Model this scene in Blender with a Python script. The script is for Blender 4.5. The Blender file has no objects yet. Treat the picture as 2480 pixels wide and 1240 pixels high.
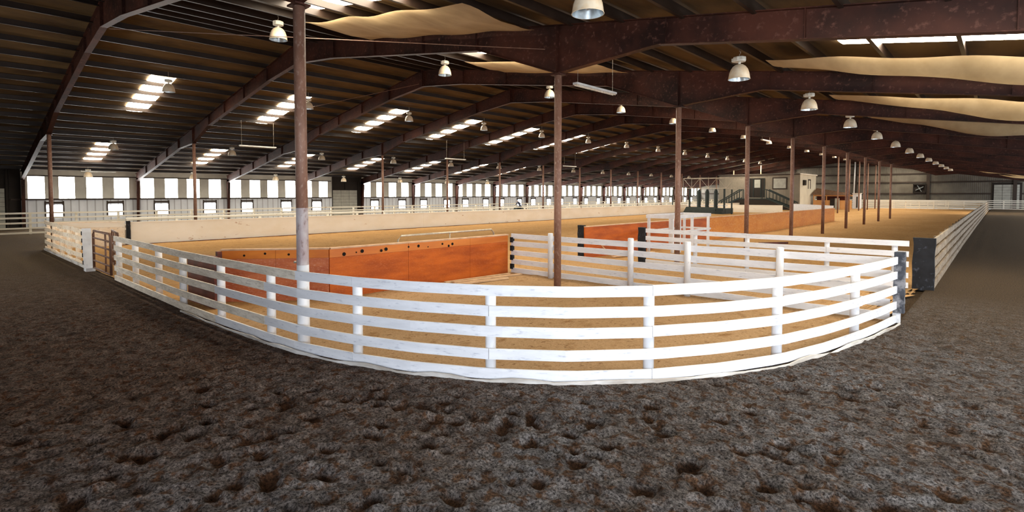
import bpy, math, random
from mathutils import Vector, Matrix, noise
R = random.Random(7)
sc = bpy.context.scene
COL = sc.collection

# ---------------------------------------------------------------- camera, world, light, exposure
cam_d = bpy.data.cameras.new('camera')
cam_d.sensor_width = 36.0
cam_d.lens = 1280.0/2480.0*36.0
cam_d.shift_y = -(620-518.17)/2480.0
cam_d.clip_end = 600
cam = bpy.data.objects.new('camera', cam_d)
COL.objects.link(cam)
cam.location = (0, 0, 2.75)
cam.rotation_euler = (math.radians(90-2.2), 0, math.radians(42.892))
sc.camera = cam

w = bpy.data.worlds.new('world'); sc.world = w; w.use_nodes = True
bg = w.node_tree.nodes['Background']
bg.inputs[0].default_value = (0.72, 0.85, 1.0, 1); bg.inputs[1].default_value = 1.6

def area(name, loc, rot, sx, sy, power, color):
    l = bpy.data.lights.new(name, 'AREA'); l.shape = 'RECTANGLE'; l.size = sx; l.size_y = sy
    l.energy = power; l.color = color
    o = bpy.data.objects.new(name, l); COL.objects.link(o); o.location = loc; o.rotation_euler = rot
    return o
# daylight coming in through the big open doorway behind the camera
area('doorway_daylight', (2.4, -3.1, 2.4), (math.radians(84), 0, 0), 6.6, 4.3, 1900, (0.86, 0.92, 1.0))

sc.view_settings.view_transform = 'Standard'
sc.view_settings.look = 'None'
sc.view_settings.gamma = 1
sc.view_settings.use_curve_mapping = False
sc.view_settings.exposure = 0.0
WIN = 24.0      # daylit wall panes
SKY = 34.0      # daylit fibreglass roof panes

# ---------------------------------------------------------------- materials
def new_mat(name):
    m = bpy.data.materials.new(name); m.use_nodes = True
    nt = m.node_tree; b = nt.nodes['Principled BSDF']
    return m, nt, b
def nnode(nt, typ, **kw):
    n = nt.nodes.new(typ)
    for k, v in kw.items(): setattr(n, k, v)
    return n
def noise_fac(nt, scale, detail=4, stretch=(1,1,1), lo=0.35, hi=0.65, rough=0.6, coord='Object', dist=0.0):
    tc = nnode(nt, 'ShaderNodeTexCoord'); mp = nnode(nt, 'ShaderNodeMapping')
    mp.inputs['Scale'].default_value = stretch
    nz = nnode(nt, 'ShaderNodeTexNoise'); nz.inputs['Scale'].default_value = scale
    nz.inputs['Detail'].default_value = detail; nz.inputs['Roughness'].default_value = rough
    nz.inputs['Distortion'].default_value = dist
    mr = nnode(nt, 'ShaderNodeMapRange'); mr.inputs['From Min'].default_value = lo; mr.inputs['From Max'].default_value = hi
    L = nt.links
    L.new(tc.outputs[coord], mp.inputs[0]); L.new(mp.outputs[0], nz.inputs['Vector']); L.new(nz.outputs['Fac'], mr.inputs['Value'])
    return mr.outputs['Result'], nz.outputs['Fac']
def mix(nt, fac, a, b, blend='MIX'):
    m = nnode(nt, 'ShaderNodeMix', data_type='RGBA', blend_type=blend)
    if isinstance(fac, float): m.inputs[0].default_value = fac
    else: nt.links.new(fac, m.inputs[0])
    for i, v in ((6, a), (7, b)):
        if isinstance(v, tuple): m.inputs[i].default_value = (*v, 1)
        else: nt.links.new(v, m.inputs[i])
    return m.outputs[2]
def bump(nt, b, h, strength, dist=0.02):
    bp = nnode(nt, 'ShaderNodeBump'); bp.inputs['Strength'].default_value = strength; bp.inputs['Distance'].default_value = dist
    nt.links.new(h, bp.inputs['Height']); nt.links.new(bp.outputs[0], b.inputs['Normal'])
def simple(name, c1, c2=None, scale=3, stretch=(1,1,1), rough=0.7, c3=None, scale3=30, bs=0.2, bd=0.01, metallic=0.0, lo=.35, hi=.65, lo3=.55, hi3=.7, spec=0.3):
    m, nt, b = new_mat(name)
    b.inputs['Roughness'].default_value = rough; b.inputs['Metallic'].default_value = metallic
    b.inputs['Specular IOR Level'].default_value = spec
    c2 = c2 or tuple(x*.8 for x in c1)
    f, raw = noise_fac(nt, scale, stretch=stretch, lo=lo, hi=hi)
    c = mix(nt, f, c1, c2)
    if c3:
        f3, raw3 = noise_fac(nt, scale3, stretch=stretch, lo=lo3, hi=hi3)
        c = mix(nt, f3, c, c3)
        raw = raw3
    nt.links.new(c, b.inputs['Base Color'])
    if bs: bump(nt, b, raw, bs, bd)
    return m

M = {}
M['white'] = simple('white_paint', (.72,.73,.77), (.62,.63,.67), 1.6, (1,1,5), .55, (.34,.36,.44), 5.5, .25, .006, lo3=.58, hi3=.78)
M['white_post'] = simple('white_post_paint', (.74,.75,.78), (.62,.63,.66), 2.5, (1,1,.6), .6, (.45,.45,.47), 12, .25, .006, lo3=.62, hi3=.8)
M['worn'] = simple('worn_white_paint', (.84,.77,.67), (.60,.53,.44), 1.6, (1,1,5), .7, (.40,.34,.28), 7, .3, .006, lo3=.50, hi3=.80)
M['weathered'] = simple('weathered_boards', (.30,.25,.19), (.18,.135,.09), 1.2, (1,1,4), .8, (.12,.08,.05), 9, .3, .006, lo3=.5, hi3=.72)
M['cream'] = simple('cream_boards', (.88,.83,.73), (.82,.75,.62), .5, (1,1,2), .75, (.42,.20,.07), 1.5, .15, .006, lo3=.66, hi3=.74)
M['faded'] = simple('faded_tan_boards', (.92,.82,.67), (.80,.64,.46), .7, (1,1,2), .8, (.32,.2,.12), 6, .2, .006, lo3=.56, hi3=.72)
M['cap'] = simple('raw_board', (.62,.42,.28), (.48,.30,.18), 3, (1,1,1), .8, bs=.1)
M['orange'] = simple('orange_stained_plywood', (.56,.125,.014), (.35,.070,.011), 1.4, (1,.6,3), .5, (.60,.20,.08), 26, .3, .004, lo3=.56, hi3=.8, spec=.2)
M['orange_light'] = simple('orange_stained_board', (.68,.22,.025), (.55,.15,.02), 2, (1,.3,2), .45, bs=.1, spec=.4)
M['orange_far'] = simple('orange_far_boards', (.72,.27,.035), (.62,.20,.025), .8, (1,.6,2), .6, (.74,.38,.12), 7, .2, .004, lo3=.5, hi3=.75)
M['pink'] = simple('faded_red_board', (.55,.17,.07), (.42,.10,.04), 2, (1,.3,3), .5, (.62,.3,.2), 20, .2, .004)
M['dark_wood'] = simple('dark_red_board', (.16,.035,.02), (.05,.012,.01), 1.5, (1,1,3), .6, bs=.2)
M['black'] = simple('black_rubber', (.006,.006,.008), (.012,.013,.017), 3, (1,1,1), .8, (.07,.08,.11), 7, .35, .008, lo3=.58, hi3=.8)
M['worn_rubber'] = simple('worn_grey_rubber', (.02,.022,.03), (.05,.055,.07), 4, (1,1,1), .7, (.20,.20,.22), 5, .3, .006, lo3=.47, hi3=.62)
M['blackpaint'] = simple('black_green_paint', (.014,.022,.022), (.02,.03,.03), 3, rough=.6, bs=.0)
M['hole'] = simple('dark_hole', (.01,.006,.004), rough=.9, bs=0)
M['pipe'] = simple('rust_brown_pipe', (.24,.125,.085), (.15,.07,.045), 3, (1,1,.5), .55, (.36,.25,.2), 22, .25, .004, lo3=.55, hi3=.75, spec=.4)
M['band'] = simple('faded_mauve_paint', (.46,.42,.42), (.30,.22,.22), 4, (1,1,.5), .5, (.2,.13,.12), 14, .2, .004)
M['girder'] = simple('dark_red_primer_steel', (.060,.017,.009), (.016,.005,.003), .7, (1,1,1), .6, (.12,.05,.035), 9, .15, .004, lo3=.56, hi3=.78, spec=.2)
M['purlin'] = simple('dark_purlin_steel', (.026,.015,.010), (.016,.009,.006), 2, rough=.45, bs=0, spec=.3)
M['deck'] = simple('tan_roof_insulation', (.11,.066,.025), (.065,.037,.013), .5, (1,.4,1), .8, (.04,.021,.009), 1.3, .25, .03, lo3=.48, hi3=.72)
M['gate'] = simple('brown_gate_steel', (.20,.11,.075), (.13,.07,.05), 5, rough=.5, bs=.1)
M['galv'] = simple('galvanised_pipe', (.45,.40,.32), (.35,.3,.24), 8, rough=.4, metallic=.5, bs=0)
M['dark'] = simple('dark_recess', (.025,.018,.014), rough=.8, bs=0)
M['girt'] = simple('dark_girt_steel', (.045,.03,.022), rough=.7, bs=0)
M['lamp'] = simple('tan_enamel', (.66,.50,.32), (.72,.62,.48), 6, rough=.4, bs=0, spec=.5)
M['alu'] = simple('lamp_reflector', (.55,.6,.62), (.4,.45,.48), 8, rough=.28, metallic=.6, bs=0)
M['ballast'] = simple('pale_cast_housing', (.70,.68,.60), (.5,.46,.38), 10, rough=.5, bs=0)
M['strip'] = simple('pale_strip_light', (.6,.6,.58), rough=.5, bs=0)
M['dirtboard'] = simple('dirty_kick_board', (.66,.64,.62), (.35,.31,.27), 1.2, (1,1,3), .8, bs=.3)
M['plank'] = simple('pale_planks', (.66,.46,.28), (.50,.32,.18), 3, rough=.8, bs=.2)
M['rollup'] = simple('grey_door_panels', (.40,.39,.34), (.33,.32,.28), 2, rough=.6, bs=0)
M['cloth_dark'] = simple('dark_blue_cloth', (.04,.05,.09), rough=.9, bs=0)
M['cloth_light'] = simple('pale_cloth', (.5,.42,.4), rough=.9, bs=0)
M['skin'] = simple('skin', (.5,.3,.2), rough=.6, bs=0)
M['roofsheet'] = simple('brown_roof_sheet', (.10,.05,.03), (.22,.13,.08), 5, (1,.3,1), .6, bs=.2)

def corr(name, c1, c2, wave=28, axis='Y', strength=.5, c3=None):
    m, nt, b = new_mat(name); b.inputs['Roughness'].default_value = .55
    f, raw = noise_fac(nt, .6, lo=.35, hi=.65)
    c = mix(nt, f, c1, c2)
    tc = nnode(nt, 'ShaderNodeTexCoord'); wv = nnode(nt, 'ShaderNodeTexWave', bands_direction=axis)
    wv.inputs['Scale'].default_value = wave*.1
    nt.links.new(tc.outputs['Object'], wv.inputs['Vector'])
    if c3:
        mr = nnode(nt, 'ShaderNodeMapRange'); mr.inputs['From Min'].default_value = .9; mr.inputs['From Max'].default_value = 1.0
        nt.links.new(wv.outputs['Fac'], mr.inputs['Value'])
        c = mix(nt, mr.outputs['Result'], c, c3)
    nt.links.new(c, b.inputs['Base Color'])
    bump(nt, b, wv.outputs['Fac'], strength, .03)
    return m
M['wall_low'] = corr('blue_white_metal_siding', (.74,.77,.83), (.62,.65,.70), 6, 'Y', .5, (.35,.35,.38))
M['wall_up'] = corr('grey_metal_siding', (.66,.64,.57), (.52,.51,.45), 6, 'Y', .5)
M['wall_end'] = corr('dull_metal_siding', (.15,.13,.10), (.10,.085,.065), 11, 'X', .6)
M['booth_front'] = corr('brown_grey_siding', (.23,.19,.14), (.18,.15,.11), 14, 'X', .5)
M['booth_lit_side'] = corr('lit_siding', (.72,.66,.52), (.62,.56,.44), 14, 'Y', .4)  # light falling on the side face is put into this paler colour
M['orangewall'] = corr('orange_stall_boards', (.66,.33,.12), (.56,.26,.08), 10, 'X', .3)

def glow(name, col, s, lines=0):
    m = bpy.data.materials.new(name); m.use_nodes = True; nt = m.node_tree; nt.nodes.clear()
    e = nt.nodes.new('ShaderNodeEmission'); e.inputs[0].default_value = (*col, 1); e.inputs[1].default_value = s
    o = nt.nodes.new('ShaderNodeOutputMaterial'); nt.links.new(e.outputs[0], o.inputs[0])
    return m
M['pane'] = glow('daylit_pane', (1, .99, .95), WIN)
M['pane_cool'] = glow('daylit_hatch', (.93, .96, 1), WIN*.8)
M['pane_right'] = glow('daylit_pane_right', (.90, .95, 1), WIN*1.0)
M['skylight'] = glow('daylit_fibreglass', (1, .89, .70), SKY)

# netting: thin translucent tan cloth
m, nt, b = new_mat('tan_netting'); M['net'] = m
f, raw = noise_fac(nt, 1.2, stretch=(1,.5,1), lo=.35, hi=.7)
c = mix(nt, f, (.50,.38,.22), (.36,.26,.14))
nt.links.new(c, b.inputs['Base Color']); b.inputs['Roughness'].default_value = .9
tr = nnode(nt, 'ShaderNodeBsdfTranslucent'); nt.links.new(c, tr.inputs[0])
mxs = nnode(nt, 'ShaderNodeMixShader'); mxs.inputs[0].default_value = .3
nt.links.new(b.outputs[0], mxs.inputs[1]); nt.links.new(tr.outputs[0], mxs.inputs[2])
nt.links.new(mxs.outputs[0], nt.nodes['Material Output'].inputs[0])

# track footing: shredded dark footing, grey and dry on top, moist brown down in the hoof holes
m, nt, b = new_mat('dark_track_footing'); M['track'] = m
b.inputs['Roughness'].default_value = .95; b.inputs['Specular IOR Level'].default_value = .1
f1, r1 = noise_fac(nt, .5, lo=.38, hi=.62)
f2, r2 = noise_fac(nt, 34, detail=8, lo=.41, hi=.62, rough=.8)
f3, r3 = noise_fac(nt, 7, detail=3, lo=.50, hi=.62)
c = mix(nt, f2, (.016,.014,.014), (.34,.33,.335))
c = mix(nt, f1, c, mix(nt, f2, (.018,.014,.012), (.29,.255,.235)))
c = mix(nt, f3, c, mix(nt, f2, (.024,.012,.006), (.18,.10,.055)))
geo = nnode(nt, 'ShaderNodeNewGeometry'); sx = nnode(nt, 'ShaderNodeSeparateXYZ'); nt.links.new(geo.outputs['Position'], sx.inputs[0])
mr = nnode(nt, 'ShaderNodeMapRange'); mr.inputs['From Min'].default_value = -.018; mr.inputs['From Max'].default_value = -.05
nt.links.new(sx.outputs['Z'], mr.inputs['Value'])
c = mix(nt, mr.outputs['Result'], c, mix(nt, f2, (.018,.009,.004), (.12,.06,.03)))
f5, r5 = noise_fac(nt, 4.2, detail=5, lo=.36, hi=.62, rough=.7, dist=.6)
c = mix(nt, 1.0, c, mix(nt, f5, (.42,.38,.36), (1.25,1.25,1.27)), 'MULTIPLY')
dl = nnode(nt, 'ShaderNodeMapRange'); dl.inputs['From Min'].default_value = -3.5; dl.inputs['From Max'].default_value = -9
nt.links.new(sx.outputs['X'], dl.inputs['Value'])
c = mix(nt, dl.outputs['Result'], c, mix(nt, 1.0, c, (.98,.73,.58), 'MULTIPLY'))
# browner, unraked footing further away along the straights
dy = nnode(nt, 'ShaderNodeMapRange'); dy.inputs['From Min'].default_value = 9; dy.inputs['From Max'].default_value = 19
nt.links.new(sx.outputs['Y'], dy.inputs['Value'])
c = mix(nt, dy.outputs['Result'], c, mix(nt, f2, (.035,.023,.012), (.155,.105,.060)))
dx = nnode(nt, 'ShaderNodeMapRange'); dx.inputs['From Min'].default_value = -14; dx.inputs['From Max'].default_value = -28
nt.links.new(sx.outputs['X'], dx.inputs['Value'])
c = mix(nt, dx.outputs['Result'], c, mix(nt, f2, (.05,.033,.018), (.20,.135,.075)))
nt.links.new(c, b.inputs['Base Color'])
ad = nnode(nt, 'ShaderNodeMath', operation='ADD'); nt.links.new(r2, ad.inputs[0]); nt.links.new(r5, ad.inputs[1])
bump(nt, b, ad.outputs[0], 1.0, .09)

m, nt, b = new_mat('tan_arena_sand'); M['sand'] = m
b.inputs['Roughness'].default_value = .95; b.inputs['Specular IOR Level'].default_value = .1
f1, r1 = noise_fac(nt, .35, stretch=(1,.45,1), lo=.35, hi=.65)
f2, r2 = noise_fac(nt, 26, detail=6, lo=.3, hi=.7, rough=.75)
f3, r3 = noise_fac(nt, 3.2, detail=5, lo=.56, hi=.70, stretch=(1,.6,1))
c = mix(nt, f1, (.62,.375,.165), (.55,.31,.12))
gy = nnode(nt, 'ShaderNodeNewGeometry'); sy = nnode(nt, 'ShaderNodeSeparateXYZ'); nt.links.new(gy.outputs['Position'], sy.inputs[0])
my = nnode(nt, 'ShaderNodeMapRange'); my.inputs['From Min'].default_value = 20; my.inputs['From Max'].default_value = 11
nt.links.new(sy.outputs['Y'], my.inputs['Value'])
mxx = nnode(nt, 'ShaderNodeMapRange'); mxx.inputs['From Min'].default_value = -13.5; mxx.inputs['From Max'].default_value = -12
nt.links.new(sy.outputs['X'], mxx.inputs['Value'])
mm = nnode(nt, 'ShaderNodeMath', operation='MULTIPLY'); nt.links.new(my.outputs['Result'], mm.inputs[0]); nt.links.new(mxx.outputs['Result'], mm.inputs[1])
c = mix(nt, mm.outputs[0], c, mix(nt, f1, (.60,.40,.225), (.53,.335,.175)))     # paler, dustier sand inside the small pen
c = mix(nt, f3, c, (.38,.21,.09))
f4, r4 = noise_fac(nt, 11, detail=4, lo=.60, hi=.70, stretch=(1,.7,1))
c = mix(nt, f4, c, (.24,.12,.05))
c = mix(nt, f2, mix(nt, 1.0, c, (.60,.57,.52), 'MULTIPLY'), c)
nt.links.new(c, b.inputs['Base Color'])
ad = nnode(nt, 'ShaderNodeMath', operation='ADD'); nt.links.new(r2, ad.inputs[0]); nt.links.new(r3, ad.inputs[1])
bump(nt, b, ad.outputs[0], .9, .05)

# ---------------------------------------------------------------- mesh helpers
class MB:
    def __init__(s): s.v = []; s.f = []
    def quad(s, *p):
        n = len(s.v); s.v += [tuple(q) for q in p]; s.f.append(tuple(range(n, n+len(p))))
    def hexa(s, p):           # 8 points: bottom 4, top 4
        n = len(s.v); s.v += [tuple(q) for q in p]
        for f in ((0,3,2,1),(4,5,6,7),(0,1,5,4),(1,2,6,5),(2,3,7,6),(3,0,4,7)): s.f.append(tuple(n+i for i in f))
    def box(s, x0, x1, y0, y1, z0, z1):
        s.hexa([(x0,y0,z0),(x1,y0,z0),(x1,y1,z0),(x0,y1,z0),(x0,y0,z1),(x1,y0,z1),(x1,y1,z1),(x0,y1,z1)])
    def beam(s, a, b, w, h, up=(0,0,1)):
        a = Vector(a); b = Vector(b); d = (b-a).normalized(); u = Vector(up)
        if abs(d.dot(u)) > .95: u = Vector((0,1,0))
        r = d.cross(u).normalized()*w/2; u = r.cross(d).normalized()*h/2
        s.hexa([a-r-u, a+r-u, b+r-u, b-r-u, a-r+u, a+r+u, b+r+u, b-r+u])
    def tube(s, pts, rad, n=10, cap=True):
        pts = [Vector(p) for p in pts]; base = len(s.v)
        for i, p in enumerate(pts):
            d = (pts[min(i+1,len(pts)-1)]-pts[max(i-1,0)]).normalized()
            u = Vector((0,0,1)) if abs(d.z) < .95 else Vector((0,1,0))
            a = d.cross(u).normalized(); c = a.cross(d)
            r = rad[i] if isinstance(rad, (list, tuple)) else rad
            for k in range(n):
                t = 2*math.pi*k/n; s.v.append(tuple(p+a*math.cos(t)*r+c*math.sin(t)*r))
        for i in range(len(pts)-1):
            for k in range(n):
                s.f.append((base+i*n+k, base+i*n+(k+1)%n, base+(i+1)*n+(k+1)%n, base+(i+1)*n+k))
        if cap:
            s.f.append(tuple(base+k for k in range(n))[::-1]); e = base+(len(pts)-1)*n
            s.f.append(tuple(e+k for k in range(n)))
    def lathe(s, prof, n=24, c=(0,0,0)):
        base = len(s.v)
        for r, z in prof:
            for k in range(n):
                t = 2*math.pi*k/n; s.v.append((c[0]+r*math.cos(t), c[1]+r*math.sin(t), c[2]+z))
        for i in range(len(prof)-1):
            for k in range(n):
                s.f.append((base+i*n+k, base+i*n+(k+1)%n, base+(i+1)*n+(k+1)%n, base+(i+1)*n+k))
    def mesh(s, name, smooth=False):
        me = bpy.data.meshes.new(name); me.from_pydata(s.v, [], s.f); me.validate(); me.update()
        if smooth: me.polygons.foreach_set('use_smooth', [True]*len(me.polygons))
        return me
def obj(name, mb, mat, parent=None, smooth=False, loc=None):
    me = mb if isinstance(mb, bpy.types.Mesh) else mb.mesh(name, smooth)
    if mat is not None and not me.materials: me.materials.append(M[mat] if isinstance(mat, str) else mat)
    o = bpy.data.objects.new(name, me); COL.objects.link(o)
    if loc is not None: o.location = loc
    if parent is not None:
        o.parent = parent
        if loc is None: o.matrix_parent_inverse = parent.matrix_basis.inverted()
    return o
def tag(o, label, cat, group=None, kind=None):
    o['label'] = label; o['category'] = cat
    if group: o['group'] = group
    if kind: o['kind'] = kind
    return o
def thing(name, loc, label, cat, group=None, rz=0, kind=None):
    o = bpy.data.objects.new(name, None); COL.objects.link(o)
    o.location = loc; o.rotation_euler = (0, 0, rz); o.empty_display_size = .2
    bpy.context.view_layer.update if False else None
    o.matrix_basis = Matrix.Translation(loc) @ Matrix.Rotation(rz, 4, 'Z')
    return tag(o, label, cat, group, kind)
def copy_tree(src, loc):
    r = src.copy(); COL.objects.link(r); r.location = loc
    for ch in list(src.children):
        c = ch.copy(); COL.objects.link(c); c.parent = r
        for g in ch.children:
            d = g.copy(); COL.objects.link(d); d.parent = c
    return r
def struct(name, mb, mat, label, cat, smooth=False):
    return tag(obj(name, mb, mat, smooth=smooth), label, cat, kind='structure')
ORD = ['first','second','third','fourth','fifth','sixth','seventh','eighth','ninth','tenth','eleventh','twelfth','thirteenth',
       'fourteenth','fifteenth','sixteenth','seventeenth','eighteenth','nineteenth','twentieth']
def nth(i):
    if i < 20: return ORD[i]
    n = i+1; return '%d%s' % (n, {1:'st',2:'nd',3:'rd'}.get(n % 10, 'th') if n % 100 not in (11,12,13) else 'th')

# ---------------------------------------------------------------- building dimensions
F0, BAY = 4.2, 7.34
XL, XR, XRIDGE = -55.5, 6.7, -24.4
XCL, XCR = -39.8, -9.0            # the two rows of pipe columns
YN, YE = F0-BAY, F0+BAY*17        # near and far end walls
ZR, SLOPE, SLOPE_L = 10.05, .16, .172
def deck(x): return ZR-(SLOPE if x > XRIDGE else SLOPE_L)*abs(x-XRIDGE)
FRAMES = [F0+BAY*n for n in range(0, 17)]

# fence line of the arena's curved front end
CURVE = [(-34.3,3.35),(-31,3.42),(-26,3.52),(-21,3.66),(-16.4,3.73),(-14.2,3.78),(-12.2,3.88),(-10,4.03),(-8.9,4.14),(-7.68,4.45),(-6.6,4.85),
         (-5.5,5.42),(-4.55,6.12),(-3.72,7.02),(-3.1,7.98),(-2.56,9.1),(-2.2,10.3),(-1.94,11.5),(-1.75,12.6),(-1.6,13.75)]
def curveY(x):
    for (x0,y0),(x1,y1) in zip(CURVE, CURVE[1:]):
        if x <= x1: return y0+(y1-y0)*(x-x0)/(x1-x0)
    return CURVE[-1][1]

# ---------------------------------------------------------------- floor
def axis(segs):
    out = [segs[0][0]]
    for a, b_, st in segs:
        n = max(1, int(round((b_-a)/st)))
        out += [a+(b_-a)*(i+1)/n for i in range(n)]
    return out
holes = [(R.uniform(-9, 3), R.uniform(0, 9), R.uniform(.08,.16), R.uniform(.05,.09)) for _ in range(260)] + [(R.uniform(-7, 2), R.uniform(.5, 6.5), R.uniform(.08,.17), R.uniform(.06,.10)) for _ in range(230)]
holes = [q for q in holes if q[1] < [y_ for x_, y_ in ((-8.9,4.14),(-7.68,4.45),(-6.6,4.85),(-5.5,5.42),(-4.55,6.12),(-3.72,7.02),(-3.1,7.98),(-2.5,9.1),(9,12)) if q[0] <= x_][0]-1.3]
cell = {}
for h_ in holes:
    for i in (-1,0,1):
        for j in (-1,0,1): cell.setdefault((int(h_[0]//.5)+i, int(h_[1]//.5)+j), []).append(h_)
def in_arena(x, y): return -34.3 < x < -1.6 and y > curveY(x)+.16
def track_z(x, y):
    if x < -20 or y > 18: return .008*noise.noise(Vector((x*1.5, y*1.5, 0)))
    k = min(1, max(0, (x+20)/6))*min(1, max(0, (18-y)/4))
    if y < curveY(x)-.35 or x > -1.2: e = 1
    else: e = .35
    z = .022*noise.noise(Vector((x*2.6, y*2.6, 0)))+.034*noise.noise(Vector((x*6, y*6, 3)))+.028*noise.noise(Vector((x*13, y*13, 7)))
    for (hx, hy, hr, hd) in cell.get((int(x//.5), int(y//.5)), ()):
        d = math.hypot((x-hx)*1.0, (y-hy)*1.15)/(hr*(1+.45*noise.noise(Vector((x*9, y*9, hx)))))
        if d < 1: z -= hd*(1-d*d)
        elif d < 1.7: z += hd*.22*(1.7-d)*(d-1)/.12
    return z*k*e
xs = axis([(XL,-34.4,2.0),(-34.4,-20,.4),(-20,-10,.12),(-10,2.0,.042),(2.0,XR,.3)])
ys = axis([(YN,.2,.5),(.2,9.2,.045),(9.2,20,.15),(20,YE,3)])
vs = []; fs = []
nx, ny = len(xs), len(ys)
for y in ys:
    for x in xs:
        vs.append((x, y, -.07 if in_arena(x, y) else track_z(x, y)))
for j in range(ny-1):
    for i in range(nx-1):
        a = j*nx+i; q = (a, a+1, a+nx+1, a+nx)
        fs.append(q)
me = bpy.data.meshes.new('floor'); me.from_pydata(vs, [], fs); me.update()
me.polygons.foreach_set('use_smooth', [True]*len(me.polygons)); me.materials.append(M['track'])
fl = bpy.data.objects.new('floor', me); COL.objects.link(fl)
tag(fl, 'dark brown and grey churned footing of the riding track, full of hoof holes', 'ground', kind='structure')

xs = axis([(-34.2,-14,.3),(-14,-1.62,.12)])
ts = axis([(0,.12,.0012),(.12,.3,.004),(.3,1,.05)])
vs = []; fs = []; nx = len(xs)
YA = 118.6
for t in ts:
    for x in xs:
        y0 = curveY(x)+.05; y = y0+(YA-y0)*t
        z = .02+.028*noise.noise(Vector((x*1.1, y*.9, 1)))+.014*noise.noise(Vector((x*4, y*4, 5)))
        if y > 40: z = .02
        if x > -3.2 and 13.6 < y < 19.3:      # ragged edge where the sand meets the track in the gateway
            e = min(1, (y-13.6)/.6, (19.3-y)/.6)*(x+3.2)/1.6; x -= e*(.25+.35*noise.noise(Vector((y*1.7, 3, 1)))+.15*noise.noise(Vector((y*6, 3, 1))))
            z -= .03*e
        # soft drag ridges left by the rake
        d = abs((y-6.2)-(x+9.0)*.55)
        if -11 < x < -5.5 and d < .16: z += .035*(1-d/.16)
        vs.append((x, y, z))
for j in range(len(ts)-1):
    for i in range(nx-1):
        a = j*nx+i; fs.append((a, a+1, a+nx+1, a+nx))
me = bpy.data.meshes.new('sand_floor'); me.from_pydata(vs, [], fs); me.update()
me.polygons.foreach_set('use_smooth', [True]*len(me.polygons)); me.materials.append(M['sand'])
sf = bpy.data.objects.new('floor_infield', me); COL.objects.link(sf)
tag(sf, 'tan orange sand filling the fenced arena', 'ground', kind='structure')

# ---------------------------------------------------------------- roof deck, walls
b_ = MB()
for x0, x1 in ((XL, XRIDGE), (XRIDGE, XR)):
    n = 84
    for i in range(n):
        a = x0+(x1-x0)*i/n; c = x0+(x1-x0)*(i+1)/n
        # insulation blanket hangs a little between the purlins
        za = deck(a)-.05*abs(math.sin(math.pi*(a-XRIDGE)/1.555)); zc = deck(c)-.05*abs(math.sin(math.pi*(c-XRIDGE)/1.555))
        b_.quad((a,YN,za),(a,YE,za),(c,YE,zc),(c,YN,zc))
b_.quad((XL,YN,deck(XL)+.3),(XRIDGE,YN,ZR+.3),(XRIDGE,YE,ZR+.3),(XL,YE,deck(XL)+.3))
b_.quad((XRIDGE,YN,ZR+.3),(XR,YN,deck(XR)+.3),(XR,YE,deck(XR)+.3),(XRIDGE,YE,ZR+.3))
struct('ceiling', b_, 'deck', 'dark tan insulation blanket under the long gabled roof', 'ceiling')

WO = ((.3,1.3),(2.15,3.15),(3.9,4.95),(5.75,6.8))    # windows in a bay
HO = ((1.35,2.35),(5.3,6.3))                          # low hatches in a bay
ZW0, ZW1 = 2.35, 4.10
DOORS = {-1: (0.9, 3.4), 3: (29.9, 33.3)}
# lower and upper metal siding of the long left wall
lo_ = MB(); up_ = MB()
lo_.box(XL-.1, XL, YN, DOORS[-1][0], 0, ZW0-.05); lo_.box(XL-.1, XL, DOORS[-1][1], DOORS[3][0], 0, ZW0-.05)
lo_.box(XL-.1, XL, DOORS[3][1], YE, 0, ZW0-.05)
zt = deck(XL)+.2
wins = []
for n in range(0, 17):
    y0 = F0+BAY*n
    for a, c in WO:
        if n == 3 and a > 3: continue
        wins.append((y0+a, y0+c))
prev = DOORS[-1][1]
segs = []
for a, c in wins:
    if a > DOORS[3][1] and prev < DOORS[3][0]: segs.append((prev, DOORS[3][0])); prev = DOORS[3][1]
    segs.append((prev, a)); prev = c
segs.append((prev, YE)); segs.append((YN, DOORS[-1][0]))
for a, c in segs: up_.box(XL-.1, XL, a, c, ZW0-.05, ZW1)
up_.box(XL-.1, XL, DOORS[-1][1], DOORS[3][0], ZW1, zt); up_.box(XL-.1, XL, DOORS[3][1], YE, ZW1, zt); up_.box(XL-.1, XL, YN, DOORS[-1][0], ZW1, zt)
struct('wall_left', lo_, 'wall_low', 'blue-white metal siding along the foot of the left wall', 'wall')
o = struct('wall_left.001', up_, 'wall_up', 'grey metal siding between the tall windows of the left wall', 'wall')
k = 0
for i, (a, c) in enumerate(wins):
    k += 1
    p = MB(); p.quad((XL-.06,a,ZW0-.05),(XL-.06,c,ZW0-.05),(XL-.06,c,ZW1),(XL-.06,a,ZW1))
    o = struct('window_%d' % k, p, 'pane', 'tall bright window pane, %s from the near end of the left wall' % nth(i), 'window')
fr_mesh = None
hn = 0
for n in range(0, 17):
    for a, c in HO:
        y0 = F0+BAY*n+a; y1 = F0+BAY*n+c
        if n == 3 and a > 3: continue
        k += 1; hn += 1
        t = thing('window_%d' % k, (XL, (y0+y1)/2, .85), 'low square window with a dark frame, %s from the near end below the tall panes' % nth(hn-1), 'window', kind='structure')
        g = MB()
        g.box(XL, XL+.06, y0-.1, y0, .85, 2.15); g.box(XL, XL+.06, y1, y1+.1, .85, 2.15); g.box(XL, XL+.05, y0, y1, 1.95, 2.1)
        obj('window_frame', g, 'girt', t)
        g = MB(); g.quad((XL+.02,y0,.85),(XL+.02,y1,.85),(XL+.02,y1,1.82),(XL+.02,y0,1.82)); obj('pane', g, 'pane_cool', t)
g = MB(); g.box(XL, XL+.10, DOORS[-1][1]+.1, DOORS[3][0]-.1, 2.24, 2.36); g.box(XL, XL+.10, DOORS[3][1]+.1, YE, 2.24, 2.36)
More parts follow.
